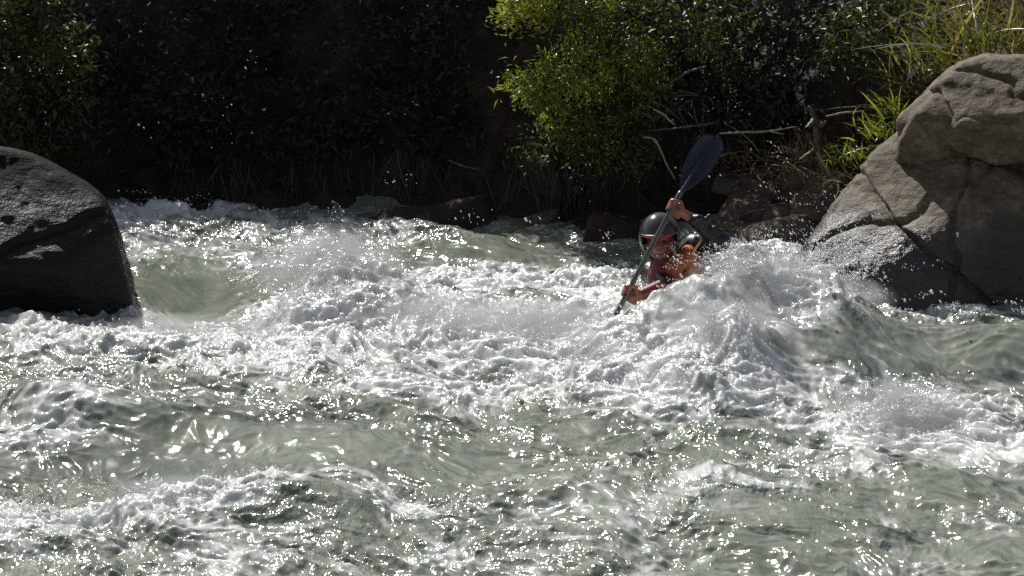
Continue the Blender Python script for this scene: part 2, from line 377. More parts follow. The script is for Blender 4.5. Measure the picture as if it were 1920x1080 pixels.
# ------------------------------------------------------------------ spray
def build_spray():
    m, nt, b = new_mat('spray_drop')
    b.inputs['Base Color'].default_value = (.86, .87, .88, 1); b.inputs['Roughness'].default_value = .12
    b.inputs['IOR'].default_value = 1.33
    pts = []; rad = []
    # scattered just above broken water
    ok = (WD > .75) & (np.abs(WT) < .27) & (WF > .7)
    idx = np.flatnonzero(ok.ravel())
    w = WD.ravel()[idx]**3*(WY.ravel()[idx])**.5
    pick = RNG.choice(idx, 5000, p=w/w.sum())
    P = np.stack([WX.ravel()[pick], WY.ravel()[pick], WH.ravel()[pick]], 1)
    P += RNG.normal(size=P.shape)*[.008, .012, .004]
    P[:, 2] += RNG.exponential(.014, len(P))
    pts.append(P); rad.append(np.minimum(RNG.lognormal(-5.7, .45, len(P)), .010))
    # plumes (px, py, distance, sideways, depth, up, count)
    for (u, v, Y, sx, sy, sz, n) in [(600, 505, 14.3, .30, .22, .10, 2600), (640, 480, 14.3, .16, .15, .09, 1100), (700, 520, 14.2, .25, .2, .07, 1200),
                                     (1370, 490, 13.2, .16, .08, .06, 1300), (1450, 480, 13.2, .2, .12, .05, 1300), (1530, 490, 13.4, .18, .15, .06, 1200),
                                     (1310, 540, 13.12, .10, .05, .035, 450), (1235, 570, 13.2, .08, .05, .03, 150), (1375, 590, 12.4, .10, .08, .04, 700), (1560, 470, 14.4, .25, .15, .10, 900),
                                     (1600, 540, 13.9, .18, .15, .08, 700), (300, 392, 18.3, .28, .1, .05, 500), (280, 385, 18.3, .12, .08, .06, 160), (460, 402, 18.2, .25, .1, .04, 300),
                                     (610, 405, 18.1, .12, .1, .04, 160), (1700, 740, 11.5, .2, .12, .05, 900), (1680, 575, 13.2, .12, .1, .04, 200), (1860, 582, 13.0, .2, .1, .04, 260),
                                     (960, 390, 15.5, .35, .4, .10, 36), (1340, 360, 14.5, .35, .4, .18, 36), (1200, 480, 13.6, .14, .12, .10, 40), (330, 200, 16.5, .25, .4, .25, 18),
                                     (1500, 120, 16.0, .7, .4, .25, 22), (600, 90, 16.5, .6, .3, .3, 6), (1050, 200, 16.0, .4, .4, .3, 14), (450, 250, 16.5, .3, .4, .25, 10), (1560, 420, 14.8, .25, .15, .1, 260), (1450, 440, 16.0, .25, .15, .05, 200)]:
        c = np.array(at(u, v, Y))
        n = int(n*.6) if n > 120 else n
        cl = RNG.normal(size=(max(3, n//14), 3))*[sx, sy, sz]
        Q = c+cl[RNG.integers(0, len(cl), n)]+RNG.normal(size=(n, 3))*[sx*.22, sy*.3, sz*.22]
        pts.append(Q); rad.append(np.minimum(RNG.lognormal(-6.0, .5, n), .009))
    P = np.concatenate(pts); R = np.concatenate(rad)
    t = (1+5**.5)/2
    V = np.array([(-1, t, 0), (1, t, 0), (-1, -t, 0), (1, -t, 0), (0, -1, t), (0, 1, t), (0, -1, -t), (0, 1, -t), (t, 0, -1), (t, 0, 1), (-t, 0, -1), (-t, 0, 1)])/math.hypot(1, t)
    Fc = np.array([(0, 11, 5), (0, 5, 1), (0, 1, 7), (0, 7, 10), (0, 10, 11), (1, 5, 9), (5, 11, 4), (11, 10, 2), (10, 7, 6), (7, 1, 8), (3, 9, 4), (3, 4, 2), (3, 2, 6), (3, 6, 8), (3, 8, 9), (4, 9, 5), (2, 4, 11), (6, 2, 10), (8, 6, 7), (9, 8, 1)])
    st = np.array([1.0, 1.0, 1.0])
    elong = RNG.uniform(1.0, 2.4, len(P))
    ax = np.array([.55, -.45, -.70]); ax /= np.linalg.norm(ax)
    VV = V[None]*R[:, None, None]
    VV = VV+((VV@ax)[..., None]*ax)*(elong-1)[:, None, None]
    VV = VV+P[:, None, :]
    FF = Fc[None]+12*np.arange(len(P))[:, None, None]
    me = mesh_np('spray', VV.reshape(-1, 3), FF.reshape(-1, 3))
    o = link('spray', me, None, m)
    tag(o, 'white spray and flying drops of water above the breaking rapids', 'spray', kind='stuff')
build_spray()

def build_mist():
    m = bpy.data.materials.new('mist_air'); m.use_nodes = True; nt = m.node_tree
    nt.nodes.remove(nt.nodes['Principled BSDF'])
    v = nt.nodes.new('ShaderNodeVolumePrincipled'); v.inputs['Color'].default_value = (.93, .94, .95, 1); v.inputs['Anisotropy'].default_value = .35
    tc = nt.nodes.new('ShaderNodeTexCoord'); ln = nt.nodes.new('ShaderNodeVectorMath'); ln.operation = 'LENGTH'
    nt.links.new(tc.outputs['Object'], ln.inputs[0])
    n = noise(nt, 7, 4, .65, mapping(nt))
    fall = math_(nt, 'SUBTRACT', 1.0, ln.outputs['Value'], clamp=True)
    d = math_(nt, 'MULTIPLY', fall, math_(nt, 'MAXIMUM', math_(nt, 'MULTIPLY_ADD', n.outputs['Fac'], 5.0, -2.0), 0.0))
    nt.links.new(math_(nt, 'MULTIPLY', d, MIST), v.inputs['Density'])
    nt.links.new(v.outputs[0], nt.nodes['Material Output'].inputs['Volume'])
    V, Fc = ico0(3)
    me = mesh_np('mist', V, Fc); me.materials.append(m)
    for k, (u, v_, Y, sx, sy, sz, lab) in enumerate([
        (620, 510, 14.25, .52, .42, .32, 'soft white mist over the rooster tail of foam left of the paddler'),
        (1430, 520, 13.15, .50, .30, .16, 'soft white mist over the breaking wave right of the paddler'),
        (1360, 610, 12.4, .38, .25, .18, 'soft white mist over the small wave below the paddler'),
        (1700, 765, 11.4, .45, .35, .16, 'soft white mist over the foam pile at the lower right'),
        (1000, 600, 13.3, .60, .45, .12, 'thin white mist over the wide foam field left of the paddle'),
        (800, 590, 13.7, .60, .50, .15, 'thin white mist between the rooster tail and the wide foam field'),
        (1170, 650, 12.8, .45, .35, .13, 'thin white mist just below the submerged end of the paddle'),
        (1560, 560, 13.8, .42, .35, .15, 'thin white mist washing against the foot of the right boulder'),
        (360, 620, 13.7, .60, .35, .10, 'thin white mist at the right foot of the left boulder'),
        (380, 925, 10.1, .55, .30, .07, 'faint mist over the foam crest at the lower left')]):
        o = bpy.data.objects.new('mist', me); COL.objects.link(o); o.location = at(u, v_, Y); o.scale = (sx, sy, sz)
        tag(o, lab, 'mist', kind='stuff')
MIST = 13.0
def ico0(n):
    bm = bmesh.new(); bmesh.ops.create_icosphere(bm, subdivisions=n, radius=1); bm.verts.ensure_lookup_table()
    V = np.array([v.co[:] for v in bm.verts], F32); Fc = np.array([[v.index for v in f.verts] for f in bm.faces], np.int32); bm.free(); return V, Fc
build_mist()

# ------------------------------------------------------------------ rocks
_ico = {}
def ico(n):
    if n not in _ico:
        bm = bmesh.new(); bmesh.ops.create_icosphere(bm, subdivisions=n, radius=1)
        bm.verts.ensure_lookup_table()
        V = np.array([v.co[:] for v in bm.verts], F32); Fc = np.array([[v.index for v in f.verts] for f in bm.faces], np.int32)
        bm.free(); _ico[n] = (V/np.linalg.norm(V, axis=1)[:, None], Fc)
    return _ico[n]
def rock(name, c, planes, p, mat, sub=6, rough=.05, fs=2.0, seed=0, label=None, cat='rock', group=None, crack=0.0, parent=None, strata=0.0, warp=.035, cuts=()):
    V, Fc = ico(sub)
    c = np.array(c, F32); acc = 0
    wv = V+warp*np.stack([perlin3(V*1.7+3, seed+k) for k in (0, 1, 2)], 1)
    wv /= np.linalg.norm(wv, axis=1)[:, None]
    for n, d in planes:
        n = np.array(n, F32); n /= np.linalg.norm(n)
        if not isinstance(d, (int, float)): d = float(n@(np.array(d, F32)-c))
        acc = acc+(np.maximum(wv@n, 0)/max(d, .02))**p
    r = acc**(-1/p)
    P = V*r[:, None]
    W = P+c
    disp = rough*(fbm3(W*fs, 5, seed)*.55)+rough*.30*(fbm3(W*fs*.9+7, 4, seed+30, True)-.6)+rough*.25*fbm3(W*fs*5, 3, seed+9)
    if strata:
        q = W@np.array([.25, .1, .96], F32)
        disp = disp+strata*(1-2*np.abs(perlin3(np.stack([W[:, 0]*1.2, W[:, 1]*1.2, q*9], 1), seed+4)))
    if crack:
        cr = np.abs(fbm3(W*1.1+5, 3, seed+20)); disp = disp-crack*np.exp(-(cr/.035)**2)
    for n, q, dep_, wid in cuts:
        n = np.array(n, F32); n /= np.linalg.norm(n)
        dd = (W-np.array(q, F32))@n+.10*fbm3(W*1.6, 3, seed+50)
        disp = disp-dep_*np.exp(-(dd/wid)**2)+dep_*.5*sstep(-.01, .05, dd)*np.exp(-np.maximum(dd, 0)/.15)
    P = P*(1+disp/np.maximum(r, .05))[:, None]
    me = mesh_np(name, P, Fc)
    o = link(name, me, None, mat); o.location = c.tolist()
    return tag(o, label, cat, group)

def S(nx, nz, u, v, Y):
    """side plane lying along the sight line, so its edge falls where the outline is in the photo"""
    n = Vector((nx, 0, nz)).normalized(); d = ray(u, v).normalized(); n = (n-d*n.dot(d)).normalized()
    return (tuple(n), at(u, v, Y))
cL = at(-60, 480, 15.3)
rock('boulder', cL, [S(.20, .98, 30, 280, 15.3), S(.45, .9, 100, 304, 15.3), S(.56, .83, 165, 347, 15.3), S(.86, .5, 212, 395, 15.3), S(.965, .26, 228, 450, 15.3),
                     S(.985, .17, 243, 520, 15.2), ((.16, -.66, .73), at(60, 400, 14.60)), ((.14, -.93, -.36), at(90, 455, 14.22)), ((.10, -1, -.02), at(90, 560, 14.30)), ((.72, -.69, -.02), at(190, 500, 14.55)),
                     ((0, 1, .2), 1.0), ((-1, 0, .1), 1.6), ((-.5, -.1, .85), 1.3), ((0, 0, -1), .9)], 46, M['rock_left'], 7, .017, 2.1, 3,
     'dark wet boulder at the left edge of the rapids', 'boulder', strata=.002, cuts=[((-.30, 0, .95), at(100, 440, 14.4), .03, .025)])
cR = at(1830, 470, 15.5)
rock('boulder', cR, [S(-.84, .55, 1545, 410, 15.3), S(-.78, .62, 1600, 332, 15.4), S(-.69, .72, 1660, 268, 15.5), ((-.42, -.50, .76), at(1640, 400, 15.05)), ((-.14, -.90, .40), at(1760, 400, 14.74)), ((0.05, -1, .06), at(1800, 520, 14.55)),
                     ((-.55, -.78, .30), at(1580, 520, 14.75)),
                     ((.30, -.10, .95), at(1780, 282, 15.1)), ((.05, -.42, .90), at(1850, 305, 14.98)), ((-.1, -.35, .93), at(1720, 272, 15.1)), ((.1, 1, .3), .9), ((1, 0, .2), 1.6), ((0, 0, -1), .9)], 30, M['rock_right'], 7, .040, 1.9, 8,
     'big slanting brown boulder at the right, wet and splashed at its foot', 'boulder', strata=.006, cuts=[((.75, 0, .66), at(1640, 350, 14.9), .035, .018), ((-.45, 0, .89), at(1700, 400, 14.8), .03, .014), ((.92, .1, -.38), at(1800, 420, 14.8), .03, .016)])
cU = at(1900, 215, 15.75)
rock('boulder', cU, [S(-.80, .60, 1690, 242, 15.6), S(-.96, .28, 1714, 185, 15.7), S(-.62, .78, 1748, 148, 15.6), S(-.34, .94, 1810, 116, 15.6), S(.06, .99, 1870, 106, 15.7), ((-.15, -.60, .79), at(1850, 175, 15.12)),
                     ((-.04, -.84, -.54), at(1850, 212, 14.90)), ((-.45, -.80, -.35), at(1730, 225, 15.10)), ((0, 1, .2), .6), ((1, 0, .1), 1.0), ((-.1, 0, -1), .42)], 30, M['rock_right'], 7, .034, 2.4, 14,
     'rounded brown rock resting on top of the big slanting boulder', 'boulder', strata=.008, cuts=[((.15, -.2, .97), at(1850, 160, 15.1), .03, .015), ((.9, 0, .4), at(1790, 230, 15.0), .04, .016)])
cM = at(1890, 262, 15.15)
rock('rock_block', cM, [((-.85, -.45, -.1), at(1792, 245, 14.95)), ((.0, -.97, -.22), at(1860, 262, 14.96)), ((.05, -.35, .93), at(1860, 222, 15.0)), ((-.35, -.2, -.92), at(1830, 297, 15.0)), ((.1, -.1, -1), at(1900, 308, 15.0)),
                        ((1, 0, 0), .7), ((0, 1, 0), .4), ((-.6, -.3, .7), at(1795, 226, 15.0))], 30, M['rock_right'], 6, .016, 3.0, 21,
     'angular dark-faced block wedged between the big right boulder and the rock above it', 'rock')

def stone(u, v, Y, w, h, d, mat, seed, label, group):
    c = at(u, v, Y); k = Y/FPX
    w, h = w*k/2, h*k/2
    rr = random.Random(seed)
    pl = []
    for n in [(1, 0, .1), (-1, .1, .1), (.1, -1, .2), (0, 1, 0), (0, .05, 1), (0, 0, -1)]:
        n = Vector(n)+Vector((rr.uniform(-.3, .3), rr.uniform(-.3, .3), rr.uniform(-.3, .3))); n.normalize()
        pl.append((tuple(n), abs(n.x)*w+abs(n.y)*d+abs(n.z)*h))
    for q in range(3):
        n = Vector((rr.uniform(-1, 1), rr.uniform(-1, 0), rr.uniform(.2, 1))).normalized()
        pl.append((tuple(n), (abs(n.x)*w+abs(n.y)*d+abs(n.z)*h)*.8))
    return rock('stone', c, pl, 12, mat, 5, min(w, h)*.18, 5, seed, label, 'stone', group)
GS = 'stones along the far waterline'
for i, (u, v, Y, w, h, d, mt, lab) in enumerate([
    (1450, 452, 16.9, 150, 34, .30, 'stone', 'flat tan slab of rock at the waterline left of the right boulder'),
    (1165, 436, 17.5, 100, 36, .20, 'stone_red', 'low reddish stone at the waterline just left of the helmet'),
    (1090, 440, 17.7, 60, 22, .15, 'stone_red', 'small reddish stone next left of the low reddish stone behind the helmet'),
    (780, 412, 18.2, 110, 22, .25, 'stone_red', 'long low dark stone at the far waterline, above the middle of the rapids'),
    (690, 408, 18.4, 60, 16, .2, 'stone', 'small dark stone left of the long low stone at the far waterline'),
    (880, 410, 18.2, 120, 34, .25, 'stone_red', 'wide purple-brown rock at the far waterline right of the long low stone'),
    (1400, 398, 17.3, 90, 40, .2, 'stone', 'grey-brown stone above the flat tan slab, just right of the raised arm'),
    (1470, 402, 17.2, 80, 30, .2, 'stone', 'stone on the bank above the middle of the flat tan slab'),
    (1530, 385, 17.1, 70, 40, .2, 'stone', 'stone touching the left slope of the big right boulder'),
    (1430, 360, 17.6, 60, 26, .15, 'stone', 'greenish pebble-sized stone higher on the bank right of the paddle blade'),
    (1500, 345, 17.6, 70, 26, .15, 'stone', 'small stone below the broken root stump'),
    (1370, 425, 17.1, 60, 26, .15, 'stone', 'small stone at the waterline behind the raised elbow'),
    (1545, 350, 17.4, 50, 24, .12, 'stone', 'small stone just left of the right boulder slope, below the grass'),
    (1380, 350, 17.8, 60, 22, .12, 'stone', 'small stone on the bank just right of the foot of the paddle blade'),
    (1010, 425, 17.9, 70, 18, .15, 'stone', 'thin dark stone at the far waterline below the hanging roots'),
]):
    stone(u, v, Y, w, h, d, M[mt], 40+i, lab, GS)

# ------------------------------------------------------------------ bank
SHX = [-60, -5, -2.2, -1.0, -.2, .8, 1.6, 2.3, 4, 60]
SHY = [19.4, 18.9, 18.8, 18.5, 18.15, 17.75, 17.35, 17.0, 16.9, 16.9]
def shore(X): return np.interp(X, SHX, SHY)
def bank_z(X, Y):
    d = Y-shore(X)
    d = d+perlin(X*1.1, Y*.4, 31)*.22
    z = np.interp(d, [-3, -.25, 0, .45, .75, 1.25, 1.8, 4, 12, 80], [-1.2, -.3, .0, .16, .55, 1.85, 2.45, 3.6, 6.5, 28])
    z = z*(1-.38*sstep(.9, 1.8, X)*(1-sstep(6, 9, X)))
    z = z+sstep(0, .4, d)*(perlin(X*2.1, Y*2.1, 32)*.14+perlin(X*5, Y*5, 33)*.07+np.abs(perlin(X*11, Y*11, 34))*.05)
    return z
def build_bank():
    xs = np.concatenate([np.linspace(-60, -7.2, 60), np.linspace(-7, 7, 420), np.linspace(7.2, 60, 60)])
    ys = np.concatenate([np.linspace(15.2, 21, 260), np.linspace(21.2, 90, 60)])
    Y, X = np.meshgrid(ys, xs, indexing='ij')
    Z = bank_z(X, Y)
    me = mesh_np('riverbank', np.stack([X, Y, Z], -1).reshape(-1, 3), grid_faces(len(ys), len(xs)))
    tag(link('riverbank', me, None, M['bank']), kind='structure')
    # near bank and river bed under the camera side
    xs = np.linspace(-60, 60, 80); ys = np.concatenate([np.linspace(-60, 2, 30), np.linspace(2.3, 16, 20)])
    Y, X = np.meshgrid(ys, xs, indexing='ij')
    Z = np.interp(Y, [-60, -5, 0, 2.5, 5, 16], [4, 2, 1.2, .3, -.9, -1.4])+perlin(X*.5, Y*.5, 36)*.2
    me = mesh_np('riverbed', np.stack([X, Y, Z], -1).reshape(-1, 3), grid_faces(len(ys), len(xs)))
    tag(link('riverbed', me, None, M['stone']), kind='structure')
build_bank()

# ------------------------------------------------------------------ vegetation
def tube_np(pts, rads, k=7, seed=0, wob=.15):
    pts = np.array([list(p) for p in pts], float)
    # resample smooth
    n = max(8, len(pts)*6); t = np.linspace(0, len(pts)-1, n)
    def cr(a):
        out = []
        for tt in t:
            i = int(min(tt, len(a)-1.0001)); f = tt-i
            p0, p1, p2, p3 = a[max(i-1, 0)], a[i], a[min(i+1, len(a)-1)], a[min(i+2, len(a)-1)]
            out.append(.5*((2*p1)+(-p0+p2)*f+(2*p0-5*p1+4*p2-p3)*f*f+(-p0+3*p1-3*p2+p3)*f**3))
        return np.array(out)
    P = cr(pts); R = np.interp(t, np.linspace(0, len(pts)-1, len(rads)), rads)
    rg = np.random.default_rng(seed)
    R = R*(1+rg.normal(size=n)*wob*.5); P = P+rg.normal(size=P.shape)*R[:, None]*wob
    T = np.gradient(P, axis=0); T /= np.linalg.norm(T, axis=1)[:, None]+1e-9
    up = np.array([.13, .31, .94]); A = np.cross(T, up); A /= np.linalg.norm(A, axis=1)[:, None]+1e-9
    B = np.cross(T, A)
    ang = np.linspace(0, 2*np.pi, k, endpoint=False)
    V = P[:, None]+R[:, None, None]*(np.cos(ang)[None, :, None]*A[:, None]+np.sin(ang)[None, :, None]*B[:, None])
    V = V.reshape(-1, 3)
    i = np.arange(n-1)[:, None]*k; j = np.arange(k)[None]; j2 = (j+1) % k
    Fc = np.stack([i+j, i+j2, i+k+j2, i+k+j], -1).reshape(-1, 4)
    V = np.concatenate([V, P[:1], P[-1:]]); a, b = len(V)-2, len(V)-1
    caps = [[a, (q+1) % k, q, q] for q in range(k)]
    caps2 = [[b, (n-1)*k+q, (n-1)*k+(q+1) % k, (n-1)*k+(q+1) % k] for q in range(k)]
    return V, Fc
def join_np(parts):
    V = []; Fc = []; o = 0
    for v, f in parts:
        V.append(v); Fc.append(f+o); o += len(v)
    return np.concatenate(V), np.concatenate(Fc)

def leaves_np(P, D, L, W, rng, curl=.25):
    """folded lance leaves: base points P, directions D, lengths L, widths W"""
    n = len(P)
    D = D/np.linalg.norm(D, axis=1)[:, None]
    r = rng.normal(size=(n, 3)); S = np.cross(D, r); S /= np.linalg.norm(S, axis=1)[:, None]
    U = np.cross(S, D)
    L = L[:, None]; W = W[:, None]
    v0 = P; v1 = P+D*L*.4+S*W+U*W*.35; v2 = P+D*L-U*L*curl; v3 = P+D*L*.4-S*W+U*W*.35; v4 = P+D*L*.5-U*L*curl*.25
    V = np.stack([v0, v1, v2, v3, v4], 1).reshape(-1, 3)
    b = 5*np.arange(n)[:, None]
    Fc = np.concatenate([b+[0, 4, 1], b+[1, 4, 2], b+[0, 3, 4], b+[3, 2, 4]], 0)
    return V, Fc
def shrub(name, c, rad, nclu, nleaf, L, W, mat, label, cat='shrub', group=None, seed=0, droop=-.2, clr=.13, base=None, stems=14, flat=.75, stem_r=.009, trunk=False, lobes=None):
    rng = np.random.default_rng(seed)
    c = np.array(c, float); rad = np.array(rad, float)
    base = np.array(base if base is not None else (c[0], c[1]+rad[1]*.6, c[2]-rad[2]), float)
    root = empty(name, base.tolist())
    tag(root, label, cat, group)
    d = rng.normal(size=(nclu*3, 3)); d /= np.linalg.norm(d, axis=1)[:, None]
    rr = rng.uniform(.35, 1, nclu*3)**.6
    lump = 1+.45*perlin3(d*1.9, seed+3)
    CP = c+d*rr[:, None]*lump[:, None]*rad
    if lobes:
        q = [];
        for (u, v, ru, rv, Yl, share) in lobes:
            m_ = int(nclu*3*share); e_ = rng.normal(size=(m_, 3)); e_ /= np.linalg.norm(e_, axis=1)[:, None]; e_ *= rng.uniform(.2, 1, m_)[:, None]**.5
            k_ = Yl/FPX; q.append(np.array(at(u, v, Yl))+e_*[ru*k_, min(ru, rv)*k_*1.3, rv*k_])
        CP = rng.permutation(np.concatenate(q))
    keep = perlin3(CP*2.6, seed+7) > -.12
    CP = CP[keep][:nclu]
    P = np.repeat(CP, nleaf, 0)+rng.normal(size=(len(CP)*nleaf, 3))*clr*np.array([1, 1, 1])
    out = (P-c)/rad
    D = out*.5+rng.normal(size=P.shape)*.6+np.array([0, 0, droop])
    n = len(P)
    V, Fc = leaves_np(P, D, L*rng.uniform(.4, 1.6, n), W*rng.uniform(.5, 1.5, n), rng)
    me = mesh_np('foliage', V, Fc, False)
    tone = np.clip(.5+perlin3(P*3.0, seed+1)*.6+rng.normal(size=n)*.17, 0, 1)
    fattr(me, 'tone', np.repeat(tone, 5))
    link('foliage', me, root, mat)
    parts = []
    for k in rng.choice(len(CP), min(stems, len(CP)), replace=False):
        e = CP[k]; m1 = base*.55+e*.45+np.array([rng.normal()*.06, rng.normal()*.06, rad[2]*.18])
        parts.append(tube_np([base+rng.normal(size=3)*[.04, .04, .0], m1, e], [stem_r, stem_r*.7, stem_r*.3], 5, int(rng.integers(1e6)), .1))
    if trunk:
        parts.append(tube_np([base-[0, 0, .2], base*.5+c*.5+[.1, 0, 0], c], [.09, .07, .03], 9, seed, .1))
    V, Fc = join_np(parts)
    link('trunk' if trunk else 'stem', mesh_np('stem', V, Fc), root, M['bark'])
    return root
K = lambda Y: Y/FPX
def px_shrub(name, u, v, Y, ru, rv, ry, nclu, nleaf, L, W, mat, label, **kw):
    c = at(u, v, Y); bz = float(bank_z(np.array([c.x]), np.array([Y+ry*.8]))[0])
    base = (c.x, Y+ry*.8, bz-.05)
    return shrub(name, c, (ru*K(Y), ry, rv*K(Y)), nclu, nleaf, L, W, mat, label, base=base, **kw)

# the sunlit bush hanging from the bank
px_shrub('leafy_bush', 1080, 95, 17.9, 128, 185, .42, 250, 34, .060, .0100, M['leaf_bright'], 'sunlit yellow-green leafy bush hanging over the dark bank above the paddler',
         cat='bush', seed=1, stems=44, clr=.06, droop=-.1, lobes=[(1000, 10, 55, 60, 17.8, .16), (1100, -20, 100, 70, 17.9, .2), (1000, 165, 42, 32, 17.6, .1), (1110, 110, 90, 80, 17.8, .28), (1060, 225, 60, 40, 17.7, .1), (1185, 160, 55, 80, 17.9, .12), (1130, 260, 60, 30, 17.8, .04)])
px_shrub('leafy_bush', 1180, 40, 18.1, 110, 110, .35, 60, 28, .060, .011, M['leaf_mid'], 'mid-green bush just right of the sunlit bush at the top of the picture', cat='bush', seed=2, stems=16, clr=.09)
px_shrub('leafy_bush', 55, 120, 18.9, 110, 170, .4, 170, 30, .075, .017, M['leaf_mid'], 'dim green bush in the top left corner above the dark boulder', cat='bush', seed=3, stems=18, clr=.10)
px_shrub('leafy_bush', 1110, 275, 17.55, 120, 45, .2, 60, 24, .055, .009, M['leaf_mid'], 'dim olive foliage trailing towards the water below the sunlit bush', cat='bush', seed=5, stems=18, clr=.08, droop=-.5)
GD = 'dark shaded shrubs on the far bank'
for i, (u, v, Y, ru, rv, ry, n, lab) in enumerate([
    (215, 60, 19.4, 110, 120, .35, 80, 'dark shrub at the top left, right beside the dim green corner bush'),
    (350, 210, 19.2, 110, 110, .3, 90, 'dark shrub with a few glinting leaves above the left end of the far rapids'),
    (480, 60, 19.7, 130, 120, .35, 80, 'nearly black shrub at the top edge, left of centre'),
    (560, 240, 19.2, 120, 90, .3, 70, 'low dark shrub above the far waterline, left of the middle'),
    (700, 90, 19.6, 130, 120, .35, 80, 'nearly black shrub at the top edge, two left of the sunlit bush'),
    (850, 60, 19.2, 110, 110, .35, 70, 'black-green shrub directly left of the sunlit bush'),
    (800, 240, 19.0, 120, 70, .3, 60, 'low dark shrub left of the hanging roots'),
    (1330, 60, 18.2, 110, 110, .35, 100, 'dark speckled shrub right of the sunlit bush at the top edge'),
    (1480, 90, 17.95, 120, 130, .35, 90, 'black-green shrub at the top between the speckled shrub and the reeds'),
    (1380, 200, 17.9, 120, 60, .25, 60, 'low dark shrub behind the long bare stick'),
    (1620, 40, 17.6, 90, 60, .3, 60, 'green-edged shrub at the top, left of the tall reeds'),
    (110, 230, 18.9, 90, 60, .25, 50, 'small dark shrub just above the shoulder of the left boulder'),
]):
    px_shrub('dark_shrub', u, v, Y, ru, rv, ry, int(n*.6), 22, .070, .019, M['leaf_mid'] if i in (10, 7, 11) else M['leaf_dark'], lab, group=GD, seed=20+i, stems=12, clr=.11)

# trees added above the frame, out of view, to shade the bank
GT = 'unseen trees added to shade the far bank'
for i, (x, y, z, rx, ry, rz, lab) in enumerate([
    (-5.6, 21.6, 3.0, 1.5, 1.2, .65, 'unseen tree added for shade on the bank top furthest left'),
    (-2.9, 21.4, 3.0, 1.6, 1.2, .7, 'unseen tree added for shade on the bank top above the black gap left of centre'),
    (-.6, 21.1, 3.0, 1.4, 1.1, .7, 'unseen tree added for shade on the bank top behind the sunlit bush'),
    (1.9, 21.4, 3.0, 1.5, 1.1, .7, 'unseen tree added for shade on the bank top right of the sunlit bush'),
    (4.4, 21.3, 3.0, 1.5, 1.1, .7, 'unseen tree added for shade on the bank top behind the reeds')]):
    bz = float(bank_z(np.array([x]), np.array([y+.4]))[0])
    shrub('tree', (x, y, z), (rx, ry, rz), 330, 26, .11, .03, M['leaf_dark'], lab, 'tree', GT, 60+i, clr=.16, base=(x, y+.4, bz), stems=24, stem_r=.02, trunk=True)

# reeds and grass
def grass(name, u, v, Y, spread, n, L, W, mat, label, lean=(0, -.2, 1), seed=0, group=None, cat='grass clump', fan=.45, bend=.6):
    rng = np.random.default_rng(seed); c = np.array(at(u, v, Y))
    root = empty(name, c.tolist()); tag(root, label, cat, group)
    k = 7
    P0 = c+rng.normal(size=(n, 3))*[spread, .10, spread*.35]
    D = np.array(lean)+rng.normal(size=(n, 3))*fan; D /= np.linalg.norm(D, axis=1)[:, None]
    Ls = L*rng.uniform(.25, 1.3, n); Ws = W*rng.uniform(.6, 1.3, n)
    S = np.cross(D, rng.normal(size=(n, 3))); S /= np.linalg.norm(S, axis=1)[:, None]
    hb = rng.normal(size=(n, 3))*[1, 1, 0]; hb[:, 2] = -.9
    bd = bend*rng.uniform(.3, 1.4, n)
    V = np.zeros((n, k, 2, 3))
    for j in range(k):
        t = j/(k-1); p = P0+D*(Ls*t)[:, None]+hb*(bd*Ls*t*t*.6)[:, None]
        w = Ws*(1-t)**.7*(.35+.65*min(1, t*4))
        V[:, j, 0] = p-S*w[:, None]; V[:, j, 1] = p+S*w[:, None]
    V = V.reshape(-1, 3)
    b = (2*k*np.arange(n))[:, None, None]+2*np.arange(k-1)[None, :, None]
    Fc = (b+np.array([0, 1, 3, 2])).reshape(-1, 4)
    me = mesh_np('blades', V, Fc); fattr(me, 'tone', np.repeat(np.clip(rng.normal(.5, .25, n), 0, 1), 2*k))
    link('blades', me, root, mat)
    return root
GR = 'reed clumps above the right boulder'
grass('reed_clump', 1770, 135, 16.9, .16, 90, .55, .010, M['reed'], 'tall reeds behind the left shoulder of the upper right rock', (-.15, -.15, 1), 1, GR, 'reeds')
grass('reed_clump', 1850, 100, 16.7, .16, 100, .60, .011, M['reed'], 'tall yellowish reeds right above the crown of the upper right rock', (-.1, -.15, 1), 2, GR, 'reeds')
grass('reed_clump', 1930, 95, 16.7, .16, 100, .62, .011, M['reed'], 'tall dry reeds in the top right corner', (-.15, -.15, 1), 3, GR, 'reeds')
grass('reed_clump', 1700, 175, 17.1, .10, 50, .42, .009, M['reed'], 'sparse reeds hanging left of the upper right rock', (-.5, -.3, .7), 4, GR, 'reeds')
grass('reed_clump', 1690, 95, 17.6, .22, 120, .50, .011, M['reed'], 'loose reeds left of the tall ones, at the top under the green-edged shrub', (-.3, -.25, .9), 74, GR, 'reeds')
grass('reed_clump', 1800, 40, 17.6, .28, 150, .55, .012, M['reed'], 'far row of reeds at the top edge behind the tall yellowish ones', (-.1, -.25, .9), 75, GR, 'reeds')
grass('reed_clump', 1900, 30, 17.5, .24, 130, .55, .012, M['straw'], 'dry brown reeds at the top right edge behind the corner clump', (-.2, -.25, .9), 76, GR, 'reeds')
GG = 'grass tufts left of the right boulder'
grass('grass_tuft', 1655, 255, 16.6, .10, 90, .26, .007, M['leaf_bright'], 'bright grass tuft on the slope next to the right boulder, under the reeds', (-.3, -.3, .8), 5, GG)
grass('grass_tuft', 1600, 300, 16.7, .12, 110, .20, .006, M['leaf_bright'], 'low bright grass tuft by the broken root stump', (-.3, -.3, .7), 6, GG)
grass('grass_tuft', 1680, 215, 16.8, .06, 40, .36, .010, M['leaf_bright'], 'broad-leaved grass tuft reaching up left of the upper right rock', (-.3, -.2, .9), 7, GG)
grass('grass_tuft', 1560, 290, 17.0, .08, 60, .18, .006, M['leaf_mid'], 'dim grass tuft beside the top of the broken root stump', (-.2, -.3, .8), 8, GG)
